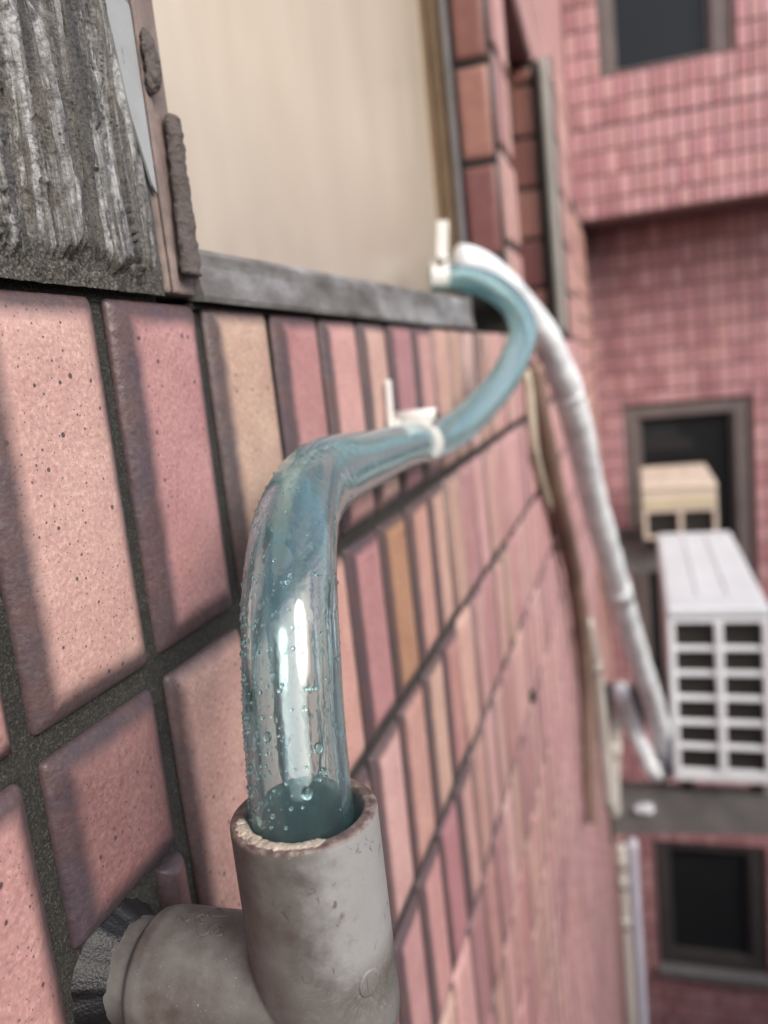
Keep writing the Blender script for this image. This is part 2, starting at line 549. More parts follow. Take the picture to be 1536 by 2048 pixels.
# ---------------------------------------------------------------- tile meshes
def ring_pts(w, h, inset, z, cr, n=4):
    """rounded rectangle centred on the origin in XY"""
    hw, hh = w / 2 - inset, h / 2 - inset
    r = max(0.0004, min(cr, hw * 0.9, hh * 0.9))
    out = []
    for cx, cy, a0 in ((hw - r, hh - r, 0), (-hw + r, hh - r, 90), (-hw + r, -hh + r, 180), (hw - r, -hh + r, 270)):
        for k in range(n):
            a = math.radians(a0 + 90 * k / (n - 1))
            out.append((cx + r * math.cos(a), cy + r * math.sin(a), z))
    return out

PROF_NEAR = [(0, 0.0, .0016), (0, .0008, .0016), (.0005, .0016, .0018), (.0016, .0026, .0022), (.0034, .0034, .003),
             (.0055, .0040, .004), (.0078, .00435, .005), (.0100, .0045, .005), (.0115, .0045, .005)]
PROF_FAR = [(0, 0.0, .001), (.0004, .0018, .001), (.0036, .0037, .002), (.0075, .0045, .003), (.0095, .0045, .003)]

def tile_rings(w, h, near=True):
    prof = PROF_NEAR if near else PROF_FAR
    s = min(1.0, min(w, h) / 0.030)
    return [ring_pts(w, h, i * s, z, cr * s, 4 if near else 2) for i, z, cr in prof]

def add_tile(bm, rings, M, tint=None, lay=None, elay=None):
    """elay carries how close a corner lies to the tile's rim, for the dark band there, strongest left and below"""
    prev = None
    faces = []
    hw = max(p[0] for p in rings[0])
    hh = max(p[1] for p in rings[0])
    ev = {}
    def edge_of(p):
        dl, dr, dt, db = p[0] + hw, hw - p[0], hh - p[1], p[1] + hh
        return max(1 - dl / .0118, .80 - dr / .0110, .84 - dt / .0118, .97 - db / .0118, 0)
    for rg in rings:
        cur = [bm.verts.new(M @ Vector(p)) for p in rg]
        for v, p in zip(cur, rg):
            ev[v] = edge_of(p)
        if prev:
            n = len(cur)
            for k in range(n):
                faces.append(bm.faces.new((prev[k], prev[(k + 1) % n], cur[(k + 1) % n], cur[k])))
        prev = cur
    faces.append(bm.faces.new(prev))
    if lay is not None:
        for f in faces:
            for lp in f.loops:
                lp[lay] = (*tint, 1)
    if elay is not None:
        for f in faces:
            for lp in f.loops:
                e = ev[lp.vert]
                lp[elay] = (e, e, e, 1)

TILE_MESH = {}
def tile_mesh(w, h, near, mat):
    key = (round(w, 4), round(h, 4), near, mat.name)
    if key not in TILE_MESH:
        bm = bmesh.new()
        add_tile(bm, tile_rings(w, h, near), Matrix.Identity(4), elay=bm.loops.layers.float_color.new("edge"))
        me = bpy.data.meshes.new("tile")
        bm.normal_update()
        bm.to_mesh(me)
        bm.free()
        me.polygons.foreach_set("use_smooth", [True] * len(me.polygons))
        me.materials.append(mat)
        TILE_MESH[key] = me
    return TILE_MESH[key]

# orientation bases: columns are local X, Y, normal
B_PX = Matrix(((0, 0, 1), (1, 0, 0), (0, 1, 0)))          # faces +X: local x->Y, y->Z, z->X
B_NY = Matrix(((1, 0, 0), (0, 0, -1), (0, 1, 0)))         # faces -Y: local x->X, y->Z, z->-Y

PAL = [(.47, .275, .235), (.40, .205, .190), (.45, .29, .225), (.36, .19, .185), (.50, .31, .255), (.48, .28, .255), (.43, .235, .21)]
def jitter_tint(c, k=0.06):
    f = 1 + rnd.uniform(-k, k)
    return tuple(max(0.02, x * g * f * (1 + rnd.uniform(-0.025, 0.025))) for x, g in zip(c, (0.985, 1.02, 1.04)))

def project(p):
    cx = RX[0] * p[0] + RY[0] * p[1] + RZ[0] * p[2]
    cy = RX[1] * p[0] + RY[1] * p[1] + RZ[1] * p[2]
    cz = RX[2] * p[0] + RY[2] * p[1] + RZ[2] * p[2]
    return cx, cy, cz

def tile_size_in_view(t):
    """rough picture size of a tile, 0 when it lies outside the frame"""
    c, B, w, h = t["c"], t["B"], t["w"], t["h"]
    cx, cy, cz = project(c)
    if cz < 0.03:
        return 0
    u, v = 768 + F_PX * cx / cz, 1024 + F_PX * cy / cz
    if not (-120 < u < 1656 and -220 < v < 2268):
        return 0
    n = Vector((B[0][2], B[1][2], B[2][2]))
    d = Vector(c)
    cosv = -n.dot(d) / d.length
    if cosv <= 0:
        return 0
    return w * h * cosv / (cz * cz)

def lay_tiles(root, tiles, limit=300, merged="tile_field"):
    off = -Vector(root.location)
    for t in tiles:
        t["s"] = tile_size_in_view(t) * t.get("vis", 1.0)
    tiles.sort(key=lambda t: -t["s"])
    single = [t for t in tiles[:limit] if t["s"] > 0]
    rest = tiles[len(single):]
    for t in single:
        near = t.get("near", False)
        me = tile_mesh(t["w"], t["h"], near, t.get("mat", M_TILE if near else M_TILE_FAR))
        o = bpy.data.objects.new("tile", me)
        link(o, root)
        tl = Matrix.Rotation(rnd.gauss(0, .006), 3, 'X') @ Matrix.Rotation(rnd.gauss(0, .008), 3, 'Y') @ Matrix.Rotation(rnd.gauss(0, .003), 3, 'Z')
        M = (t["B"] @ tl).to_4x4()
        M.translation = off + Vector(t["c"]) + (t["B"] @ Vector((0, 0, 1))) * rnd.gauss(0, .00025)
        o.matrix_local = M
        o.color = (*t["tint"], 1)
    if rest:
        bm = bmesh.new()
        lay = bm.loops.layers.float_color.new("tint")
        elay = bm.loops.layers.float_color.new("edge")
        for t in rest:
            tl = Matrix.Rotation(rnd.gauss(0, .006), 3, 'X') @ Matrix.Rotation(rnd.gauss(0, .008), 3, 'Y')
            M = (t["B"] @ tl).to_4x4()
            M.translation = Vector(t["c"])
            add_tile(bm, tile_rings(t["w"], t["h"], False), M, t["tint"], lay, elay)
        o = mesh_obj(merged, bm, M_TILE_STUFF, root, True, loc=off)
        o["kind"] = "stuff"

# ---------------------------------------------------------------- ground and alley
bm = bmesh.new()
bmesh.ops.create_grid(bm, x_segments=1, y_segments=1, size=60)
g = mesh_obj("ground", bm, M_CONCRETE, loc=(0, 0, -8.0))
g["kind"] = "structure"

# buildings that close the alley on the other side and behind; the tube mirrors their roofline
def town_block(loc, parts, label):
    b = empty("neighbouring_building", loc, label, "building", "buildings mirrored in the tube")
    bm = bmesh.new()
    for p in parts:
        box(bm, *p)
    mesh_obj("wall", bm, M_OPP, b)
    return b
town_block((2.6, 0, -8), [(0, 5, -7, -1.6, 0, 8.5), (.15, 5, -1.595, -.55, 0, 9.1), (.1, 5, -.545, .12, 0, 9.3), (0, 5, .125, 2.2, 0, 7.3), (.3, 5, 2.205, 9, 0, 6.6)], "rendered building on the open side of the alley, mirrored in the tube")
town_block((-1.2, -5.2, -8), [(-4, 1.4, -3, 0, 0, 9.0), (1.405, 3.7, -3, .2, 0, 8.5)], "rendered building behind the viewpoint, mirrored faintly in the tube")

# ---------------------------------------------------------------- left facade
XW = -0.13                    # plateau of the tiles
XG = XW - 0.0045              # grout face
GR = 0.0067
wall = empty("tiled_wall", (-0.13, 0.15, -8.0), "near pink tiled facade with dark grout running back beside the clear tube", "wall")
WALL_OFF = Vector((0.13, -0.15, 8.0))

def wobj(name, bm, mat, smooth=False, parent=None):
    o = mesh_obj(name, bm, mat, parent or wall, smooth)
    if parent is None or parent is wall:
        o.location = WALL_OFF
    return o

bm = bmesh.new()
box(bm, -0.45, XG, -0.40, 2.20, -8.0, 0.0262)
box(bm, -0.45, XG, -0.40, 0.2165, 0.0264, 3.2)
box(bm, -0.45, XG, 0.962 + .0045, 1.0895, 0.0264, 3.2)
box(bm, -0.45, XG, 1.86 + .0045, 2.20, 0.0264, 0.6125)
box(bm, -0.45, XG, 0.2167, 0.966, 1.35, 3.2)
box(bm, -0.52, -0.2046, 2.2003, 4.503, -8.0, 0.6125)
box(bm, -0.45, -0.2445, 1.0897, 1.8643, 0.0264, 0.6125)
box(bm, -.45, -.2075, .2167, .9655, .0264, 1.3498)
box(bm, -.2074, -.1330, .2347, .6985, .0264, .0284)
wobj("mortar_bed", bm, M_GROUT)

bm = bmesh.new()
pts = [(-.150, 1.0905), (-.2295, 4.10), (-.60, 4.10), (-.60, 1.0905)]
lo = [bm.verts.new((x - .0045, y, .613)) for x, y in pts]
hi = [bm.verts.new((x - .0045, y, 3.2)) for x, y in pts]
bm.faces.new(lo[::-1]); bm.faces.new(hi)
for i in range(4):
    j = (i + 1) % 4
    bm.faces.new((lo[i], lo[j], hi[j], hi[i]))
bmesh.ops.recalc_face_normals(bm, faces=bm.faces)
wobj("overhang", bm, M_PINK_PAINT)

PY, PZ = 0.0517, 0.1056
Y0, Z0 = 0.1338, -0.0762
KNOWN = {(0, 0): (.47, .285, .25), (1, 0): (.40, .205, .195), (2, 0): (.45, .30, .235), (3, 0): (.385, .185, .18), (4, 0): (.50, .285, .255),
         (5, 0): (.52, .33, .265), (6, 0): (.36, .18, .18), (7, 0): (.49, .27, .235), (8, 0): (.50, .29, .25), (9, 0): (.42, .27, .22),
         (10, 0): (.54, .37, .32), (-1, 0): (.47, .27, .235),
         (-1, 1): (.44, .245, .22), (0, 1): (.215, .108, .105), (1, 1): (.47, .275, .235), (2, 1): (.46, .26, .225), (3, 1): (.50, .29, .245),
         (4, 1): (.37, .185, .185), (5, 1): (.37, .20, .12), (6, 1): (.48, .28, .22), (7, 1): (.50, .31, .25),
         (4, 2): (.53, .33, .30), (5, 2): (.47, .265, .225), (6, 2): (.50, .33, .26), (3, 2): (.44, .24, .21), (5, 3): (.46, .25, .235), (6, 3): (.37, .175, .18), (4, 3): (.46, .25, .235)}
tiles = []
def row_span(j):
    zt = 0.0273 if j == 0 else Z0 - PZ * (j - 1) - GR / 2
    return zt, Z0 - PZ * j + GR / 2

for i in range(-4, 40):
    ya, yb = Y0 + PY * i + GR / 2, Y0 + PY * (i + 1) - GR / 2
    if yb > 2.2:
        break
    for j in range(0, 36):
        zt, zb = row_span(j)
        tint = KNOWN.get((i, j), None)
        if tint:
            tint = jitter_tint(tint, .02)
        else:
            k = min(1, max(0, (ya - .5) / .7)) * .6
            tint = jitter_tint(tuple(a * (1 - k) + b * k for a, b in zip(rnd.choice(PAL), (.52, .29, .295))))
        near = i < 8 and j < 4
        if i == 0 and j == 1:          # cut round the drain outlet
            cells = [(ya, yb, zt, -0.1275), (0.1722, yb, -0.1300, zb)]
            for a, b, c, d in cells:
                tiles.append(dict(c=(XG + .0001, (a + b) / 2, (c + d) / 2), B=B_PX, w=b - a, h=c - d, tint=tint, near=True, vis=4))
            continue
        tiles.append(dict(c=(XG + .0001, (ya + yb) / 2, (zt + zb) / 2), B=B_PX, w=yb - ya, h=zt - zb, tint=tint, near=near))
# narrow pier between the two windows, far pier, reveals
for y0, y1, n, ztop in ((0.9665, 1.0895, 2, 1.3), (1.8645, 2.1995, 6, .605)):
    pw = (y1 - y0) / n
    for i in range(n):
        z = 0.030
        while z < ztop:
            h = min(PZ - GR, ztop - z)
            if h > .02:
                tiles.append(dict(c=(XG + .0001, y0 + pw * (i + .5), z + h / 2), B=B_PX, w=pw - GR, h=h, tint=jitter_tint(rnd.choice(PAL)), vis=.5 if y0 < 1.5 else 1))
            z += PZ
JT = [(.23, .095, .075), (.27, .115, .088), (.29, .122, .092), (.18, .070, .064), (.31, .142, .112)]
for yf, xa, xb, zs, ztop in ((0.962 + .0045, -.1775, XG - .0006, 0.1165 - PZ, 1.3), (1.86 + .0045, -.236, -.1745, .0400, .600)):
    z = zs
    k = 0
    while z < ztop:
        za, zb = max(z, .029) + GR / 2, z + PZ - GR / 2
        zb = min(zb, ztop)
        if zb - za > .02 and not (yf < 1.5 and k == 0):  # lowest near jamb tile left out; bare dark grout stands in for shade
            tiles.append(dict(c=((xa + xb) / 2, yf - .0001, (za + zb) / 2), B=B_NY, w=xb - xa - .004, h=zb - za, tint=jitter_tint(JT[(k + 2) % 5], .05), vis=6))
        z += PZ
        k += 1
# beyond the step in the facade
for i in range(44):
    y = 2.2005 + PY * (i + .5)
    for j in range(-5, 40):
        z = Z0 - PZ * (j - .5)
        if z + .05 < .61:
            tiles.append(dict(c=(-.2045, y, z), B=B_PX, w=PY - GR, h=PZ - GR, tint=jitter_tint(rnd.choice(PAL)), vis=.3))
# face of the overhang
dirv = Vector((-.2295 + .150, 4.10 - 1.0905, 0)).normalized()
nrm = Vector((dirv.y, -dirv.x, 0))
B_OV = Matrix((dirv, Vector((0, 0, 1)), nrm)).transposed()
for i in range(57):
    for j in range(11):
        p = Vector((-.150, 1.0905, 0)) + dirv * (PY * (i + .5)) + Vector((0, 0, .617 + PZ * (j + .5))) - nrm * .0044
        tiles.append(dict(c=tuple(p), B=B_OV, w=PY - GR, h=PZ - GR, tint=jitter_tint((.46, .265, .25)), vis=.25))
lay_tiles(wall, tiles, 300, "tile_field")

# rough mortar patch beside the window
bm = bmesh.new()
fl = bm.verts.layers.float_color.new("foot")
NYp, NZp = 340, 420
ya, za, zb = 0.085, 0.0292, 0.20
def sm(a, b, x):
    t = min(1, max(0, (x - a) / (b - a)))
    return t * t * (3 - 2 * t)
grid = []
for iz in range(NZp + 1):
    row = []
    z = za + (zb - za) * iz / NZp
    yb = .2164 - max(0, z - .062) * .062 + .0008 * noise.noise((z * 150, 0, 3))
    for iy in range(NYp + 1):
        y = ya + (yb - ya) * iy / NYp
        yy = y + 0.006 * noise.noise((y * 22, z * 14, 1.7)) + .0012 * noise.noise((y * 120, z * 60, 7.7)) + .05 * (z - za)
        n1 = noise.noise((yy * 62, z * 6, 3.1))
        n2 = noise.noise((yy * 150, z * 12, 8.2))
        n3 = noise.noise((yy * 330, z * 26, 2.2))
        fine = noise.noise((y * 950, z * 700, 5.5)) + .7 * noise.noise((y * 1900, z * 1500, 9.5))
        lump = noise.noise((y * 140, z * 95, 2.5))
        n4 = noise.noise((yy * 720, z * 50, 6.6))
        n5 = noise.noise((yy * 1400, z * 90, 1.6))
        def terrace(v, k):
            q = v * k
            fl_ = math.floor(q)
            return (fl_ + sm(.40, .60, q - fl_)) / k
        hgt = .0058 * terrace(n1 + .12 * n3, 3.3) + .0022 * terrace(n2 + .15 * n4, 3.0) + .0011 * n3 + .0006 * n4 + .0003 * n5 + .0005 * lump
        g1 = 1 - sm(.0, .085, abs(noise.noise((yy * 105, z * 4, 12.3))))
        g2 = 1 - sm(.0, .045, abs(noise.noise((yy * 200, z * 9, 31.3))))
        on = sm(-.15, .2, noise.noise((yy * 40, z * 22, 17.3)))
        hgt -= .0100 * g1 * on + .0034 * g2
        rough = sm(-.1, .25, noise.noise((yy * 70, z * 12, 44.0)))
        hgt += .00042 * fine * (.35 + rough)
        foot = .0088 + .0035 * noise.noise((y * 190, z * 40, 4.4)) + .0035 * noise.noise((y * 520, 2, 4.4)) + .002 * noise.noise((y * 1300, 5, 4.4))
        low = 1 - sm(foot - .003, foot + .0015, z - za)
        hgt = hgt * (1 - low) + low * (-.0012 + .0009 * noise.noise((y * 260, z * 260, 6.1)) + .0005 * fine - .0006)
        edge = sm(0, .010, yb - y)
        x = XW + 0.0012 + hgt * edge - .0022 * (1 - edge)
        vv = bm.verts.new((x, y, z))
        vv[fl] = (low, low, low, 1)
        row.append(vv)
    grid.append(row)
for iz in range(NZp):
    for iy in range(NYp):
        bm.faces.new((grid[iz][iy], grid[iz][iy + 1], grid[iz + 1][iy + 1], grid[iz + 1][iy]))
wobj("mortar_patch", bm, M_MORTAR, True)

# ---- near window (set back in the facade)
win = empty("window", WALL_OFF, parent=wall)
box_obj("pane", (-.206, -.200, .2175, .915, .050, 1.345), M_PANE, win)
bm = bmesh.new()
box(bm, -.2155, -.1985, .915, .945, .048, 1.345, .002)
box(bm, -.198, -.180, .944, .9615, .048, 1.345, .002)
mesh_obj("frame", bm, [M_FRAME_BROWN], win)
box_obj("jamb_strip", (-.1795, -.1775, .938, .9610, .0485, 1.345), M_FRAME_GREY, win)
bm = bmesh.new()
# front apron of the sill, taller towards its far end, and its top running in to the pane
N = 24
prev = None
for i in range(N + 1):
    t = i / N
    y = .2345 + (.700 - .2345) * t
    ztop = .0452 + .0085 * t
    wv = .0008 * noise.noise((y * 25, 0, 0))
    sec = [(-.1318, y, .0287), (-.1285 + wv, y, .0282), (-.1280 + wv, y, .0300), (-.1300 + wv, y, .040), (-.1296 + wv, y, ztop - .002), (-.1312, y, ztop), (-.1995, y, ztop + .004), (-.1995, y, ztop - .002)]
    cur = [bm.verts.new(p) for p in sec]
    if prev:
        for k in range(len(cur)):
            k2 = (k + 1) % len(cur)
            bm.faces.new((prev[k], prev[k2], cur[k2], cur[k]))
    else:
        bm.faces.new(cur)
    prev = cur
bm.faces.new(prev[::-1])
bmesh.ops.recalc_face_normals(bm, faces=bm.faces)
mesh_obj("sill", bm, M_SILL, win)
# near jamb: brown metal strip with gritty sealant on it
bm = bmesh.new()
box(bm, -.205, -.1305, .2175, .2335, .0300, 1.345, .0012)
box(bm, -.1305, -.1290, .2190, .2222, .0300, 1.345, .0006)
mesh_obj("jamb_strip", bm, M_BROWN_METAL, win)
def rough_bead(name, pts, rf, seed, amp):
    bm = bmesh.new()
    sweep(bm, catmull(pts, 26), rf, 18, squash=lambda t: (.55, 1.0),
          jig=lambda c, t: amp * (noise.noise((c.x * 900, c.y * 900, c.z * 500 + seed)) + .8 * noise.noise((c.x * 300, c.y * 300, c.z * 160 + seed))))
    return mesh_obj(name, bm, M_FELT, win, True)
def bead_r(t):
    e = min(1, t / .03, (1 - t) / .03)
    return .0034 * math.sqrt(max(.02, e)) * (1 + .35 * t)
rough_bead("sealant_bead", [(-.1280, .2300, .0830), (-.1280, .2296, .072), (-.1277, .2288, .058), (-.1275, .2276, .045), (-.1273, .2266, .0345)], bead_r, 3.0, .0007)
rough_bead("sealant_bead", [(-.1275, .2322, .140), (-.1275, .2322, .128), (-.1275, .2320, .1175)], lambda t: .0030 * math.sqrt(max(.02, min(1, t / .05, (1 - t) / .08))), 9.0, .0007)
rough_bead("mortar_lump", [(-.1280, .2203, .1035), (-.1272, .2212, .097), (-.1275, .2212, .0895), (-.1285, .2205, .0855)], lambda t: .0030 * math.sqrt(max(.02, min(1, t / .25, (1 - t) / .3))), 21.0, .0009)
bm = bmesh.new()
vs = [(-.1292, .1990, .112), (-.1292, .2060, .100), (-.1292, .2095, .078), (-.1292, .2155, .060), (-.1292, .2174, .058), (-.1292, .2174, .080), (-.1292, .2174, .1065), (-.1292, .2172, .1085), (-.1292, .2080, .1110)]
bm.faces.new([bm.verts.new(v) for v in vs])
r = bmesh.ops.extrude_face_region(bm, geom=bm.faces[:])
bmesh.ops.translate(bm, verts=[v for v in r["geom"] if isinstance(v, bmesh.types.BMVert)], vec=(-.0008, 0, 0))
bmesh.ops.recalc_face_normals(bm, faces=bm.faces)
mesh_obj("flashing", bm, M_FLAKE, win)

# ---- second window bay, farther along
win2 = empty("window", WALL_OFF, parent=wall)
box_obj("pane", (-.2440, -.2400, 1.12, 1.84, .06, .58), M_GLASS_DARK, win2)
bm = bmesh.new()
box(bm, -.243, -.225, 1.0905, 1.12, .0290, .6115)
box(bm, -.243, -.225, 1.12, 1.8638, .0290, .06)
for k in range(6):
    box(bm, -.243, -.215, 1.1205, 1.8630, .47 + k * .024, .484 + k * .024)
mesh_obj("frame", bm, M_SHADE_BOARD, win2)

bm = bmesh.new()
sweep(bm, [Vector((-.1300, .866, -.3800)), Vector((-.1265, .866, -.3800)), Vector((-.1245, .866, -.3800))], lambda t: .0075 - .002 * t, 12)
wobj("anchor_bolt", bm, M_STEEL, True)

# ---------------------------------------------------------------- drain elbow in the foreground
EX, EY, EZ = -.0755, .1504, -.1428
ER, RIM, BORE = .0166, -.0943, .0132
elbow = empty("drain_elbow", (EX, EY, EZ), "grey weathered pipe elbow standing out of the tiles, clear tube in its mouth", "pipe elbow")

def lathe(bm, prof, axis_m, segs=64):
    rings = []
    for r, h in prof:
        if r <= 1e-7:
            rings.append([bm.verts.new(axis_m @ Vector((0, 0, h)))])
        else:
            rings.append([bm.verts.new(axis_m @ Vector((r * math.cos(2 * PI * k / segs), r * math.sin(2 * PI * k / segs), h))) for k in range(segs)])
    for a, b in zip(rings, rings[1:]):
        if len(a) == 1 and len(b) == 1:
            continue
        for k in range(segs):
            k2 = (k + 1) % segs
            if len(a) == 1:
                bm.faces.new((a[0], b[k2], b[k]))
            elif len(b) == 1:
                bm.faces.new((a[k], a[k2], b[0]))
            else:
                bm.faces.new((a[k], a[k2], b[k2], b[k]))
bm = bmesh.new()
HZ = RIM - EZ
lathe(bm, [(0, -.0005), (ER, -.0005), (ER, HZ - .0005), (ER - .0005, HZ), (BORE + .0005, HZ), (BORE, HZ - .0006), (BORE - .0004, HZ - .024), (0, HZ - .024)], Matrix.Identity(4), 96)
MX = Matrix(((0, 0, -1, 0), (0, 1, 0, 0), (1, 0, 0, 0), (0, 0, 0, 1)))     # local z -> -X
lathe(bm, [(0, 0), (ER, 0), (ER, .0422), (ER - .0007, .0452), (ER - .0024, .0470), (ER - .0034, .0475), (0, .0475)], MX, 96)
ret = bmesh.ops.create_uvsphere(bm, u_segments=64, v_segments=32, radius=ER)
bmesh.ops.recalc_face_normals(bm, faces=bm.faces)
body = mesh_obj("elbow_body", bm, M_PVC, elbow, True)
rm = body.modifiers.new("r", 'REMESH')
rm.mode = 'VOXEL'
rm.voxel_size = .00048
sm = body.modifiers.new("s", 'SMOOTH')
sm.factor = 0.5
sm.iterations = 5
dg = bpy.context.evaluated_depsgraph_get()
dg.update()
me2 = bpy.data.meshes.new_from_object(body.evaluated_get(dg))
me2.polygons.foreach_set("use_smooth", [True] * len(me2.polygons))
body.modifiers.clear()
old = body.data
body.data = me2
bpy.data.meshes.remove(old)
if not me2.materials:
    me2.materials.append(M_PVC)
body.data.name = "elbow_body"
bm = bmesh.new()
lathe(bm, [(.0128, .040), (.0128, .0600)], MX, 48)
mesh_obj("pipe_stub", bm, M_PVC, elbow, True)
# raised moulding marks on the level socket
def on_socket(x, deg, lift=.00005):
    a = math.radians(deg)
    return (x - EX, (ER + lift) * math.cos(a), (ER + lift) * math.sin(a))
STROKES = [
    [(-.11325, 90.8), (-.11368, 85.6), (-.11322, 84.5), (-.11196, 89.4), (-.11102, 91.4), (-.11051, 90.5), (-.11059, 86.3)],
    [(-.10622, 82.2), (-.10803, 80.1), (-.10879, 84.3), (-.10849, 89), (-.107, 92.1), (-.1051, 91.9), (-.10367, 94.4), (-.10341, 99.6), (-.10431, 103.1), (-.10551, 102.5), (-.10652, 98.7)],
    [(-.10665, 83.5), (-.1076, 82.7), (-.10761, 86.1), (-.10664, 88.4)],
    [(-.10382, 72), (-.10582, 65.8), (-.10679, 69), (-.10655, 76.9), (-.10531, 80.8), (-.10374, 80.5), (-.10142, 78.8)],
    [(-.09998, 96.2), (-.10131, 91.6), (-.10274, 91.7), (-.1031, 96.4), (-.10205, 101.3), (-.10064, 102.3), (-.09975, 99.9), (-.09998, 96.2)],
    [(-.10147, 99.9), (-.10201, 95.3), (-.10128, 94.9), (-.10107, 97.3), (-.10163, 97.8), (-.10045, 99.4)]]
bm = bmesh.new()
for s in STROKES:
    sweep(bm, catmull([on_socket(*q) for q in s], 8), .00030, 8)
mesh_obj("moulded_mark", bm, M_PVC, elbow, True)
# injection gate: low oval disc with a slit on the outer curve
ga = math.radians(-30)
gn = Vector((math.cos(ga), math.sin(ga), 0))
gt = Vector((-math.sin(ga), math.cos(ga), 0))
gp = gn * (ER - .0002) + Vector((0, 0, -.1293 - EZ))
bm = bmesh.new()
Mg = Matrix((gt, Vector((0, 0, 1)), gn)).transposed().to_4x4()
Mg.translation = gp
lathe(bm, [(.0030, -.0009), (.0030, .0003), (.0028, .00045), (.0022, .0004), (0, .00035)], Mg, 40)
gate = mesh_obj("gate_mark", bm, M_PVC, elbow, True)
bm = bmesh.new()
box(bm, -.00095, -.00085, -.0019, .0019, .00034, .00046)
sl = mesh_obj("slit", bm, M_STAIN, gate)
sl.matrix_local = Mg
# glue left on the rim
def blob(bm, c, rx, ry, rz, seed, amp=.35, rot=0, freq=260):
    r = bmesh.ops.create_icosphere(bm, subdivisions=4, radius=1)
    Rz = Matrix.Rotation(rot, 3, 'Z')
    for v in r["verts"]:
        n = 1 + amp * noise.noise(v.co * 2.1 + Vector((seed, seed * 1.7, 0))) + amp * .5 * noise.noise(v.co * 5.3 + Vector((seed, 0, seed)))
        v.co = Vector(c) + Rz @ Vector((v.co.x * rx * n, v.co.y * ry * n, v.co.z * rz * n))
bm = bmesh.new()
for k in range(12):
    a = math.radians(-150 + 8.5 * k)
    rr = (ER + BORE) / 2 - .0009
    blob(bm, (rr * math.cos(a), rr * math.sin(a), HZ - .00015), .0019, .0012 + .0004 * rnd.random(), .00045 if k > 4 else .0007, k * 3.3 + 1, .35, a + PI / 2)
mesh_obj("glue_residue", bm, M_GLUE, elbow, True)
# thin smear of black sealant on the wall round the stub
bm = bmesh.new()
prev = None
NA, NR = 420, 30
for ir in range(NR + 1):
    q = ir / NR
    cur = []
    for k in range(NA):
        a = 2 * PI * k / NA
        ca, sa = math.cos(a), math.sin(a)
        out = .0180 + .0036 * noise.noise((ca * 2.2, sa * 2.2, 3.0)) + .0018 * noise.noise((ca * 5, sa * 5, 8.0))
        r_ = .0127 + .0125 * q
        n = noise.noise((ca * r_ * 420, sa * r_ * 420, 1.0)) + .45 * noise.noise((ca * r_ * 1000, sa * r_ * 1000, 2.0)) 
        cover = min(1, max(0, (out - r_) / .0060))
        h = .0050 * max(0, 1 - q * 2.2) ** 1.5 + (.0018 + .00030 * n) * cover - .0012 * (1 - cover)
        cur.append(bm.verts.new((XG - EX + h, r_ * ca, r_ * sa)))
    if prev:
        for k in range(NA):
            k2 = (k + 1) % NA
            bm.faces.new((prev[k], prev[k2], cur[k2], cur[k]))
    prev = cur
mesh_obj("sealant", bm, M_BLACK_SEAL, elbow, True)

# ---------------------------------------------------------------- clear tube
TP = [(-.0752, .1485, -.1165), (-.0753, .1488, -.1040), (-.0757, .1502, -.0918), (-.0775, .1555, -.0770), (-.0789, .1611, -.0642), (-.0811, .1692, -.0510), (-.0853, .1849, -.0397),
      (-.0897, .2063, -.0328), (-.0971, .2459, -.0308), (-.1080, .3211, -.0350), (-.1172, .4122, -.0398), (-.1170, .4757, -.0440), (-.1066, .5351, -.0358),
      (-.092, .608, -.0133), (-.0838, .6644, .0177), (-.0918, .6928, .0416), (-.1121, .7112, .0618), (-.1362, .716, .0725), (-.1569, .7098, .0757), (-.1640, .7070, .0762)]
tube_path = catmull(TP, 14)
tube = empty("drain_tube", TP[2], "clear teal plastic tube beaded with droplets, curving from the grey elbow up to the window", "tube")
TOFF = -Vector(TP[2])
def pinch(t):
    # kinked and flattened where it bends over
    k = math.exp(-((t - .40) / .07) ** 2)
    return (1 - .17 * k, 1 + .09 * k)
bm = bmesh.new()
RO, RI = .0115, .0093
o_r = sweep(bm, tube_path, RO, 56, squash=pinch, caps=False)
i_r = sweep(bm, tube_path, RI, 56, squash=pinch, caps=False, flip=True)
for k in range(56):
    k2 = (k + 1) % 56
    bm.faces.new((o_r[0][k2], o_r[0][k], i_r[0][k], i_r[0][k2]))
    bm.faces.new((o_r[-1][k], o_r[-1][k2], i_r[-1][k2], i_r[-1][k]))
mesh_obj("tube_wall", bm, M_TUBE, tube, True, loc=TOFF)
# droplets
T_, N_, B_ = frames(tube_path)
def drop_at(bm, idx, th, r, flat=.55, tall=1.0, sub=2):
    t = idx / (len(tube_path) - 1)
    a, b = pinch(t)
    q = N_[idx] * (math.cos(th) * a) + B_[idx] * (math.sin(th) * b)
    n = q.normalized()
    c = tube_path[idx] + q * (RO - r * .12)
    tz = T_[idx]
    bt = tz.cross(n)
    res = bmesh.ops.create_icosphere(bm, subdivisions=sub, radius=1)
    for v in res["verts"]:
        v.co = c + bt * (v.co.x * r) + tz * (v.co.y * r * tall) + n * (v.co.z * r * flat)
def angle_to(idx, d):
    d = Vector(d)
    return math.atan2(d.dot(B_[idx]), d.dot(N_[idx]))
bm = bmesh.new()
n_idx = 14 * 9
for k in range(1100):
    idx = int(26 + rnd.random() ** 1.15 * (n_idx - 26))
    if rnd.random() < .6:
        th = angle_to(idx, (-.75, -.65, 0)) + rnd.gauss(0, .55)
    else:
        th = rnd.uniform(0, 2 * PI)
    drop_at(bm, idx, th, .00021 + .00050 * rnd.random() ** 2.6, .8, 1, 1)
o = mesh_obj("droplets", bm, M_WATER, tube, True, loc=TOFF)
o["kind"] = "stuff"
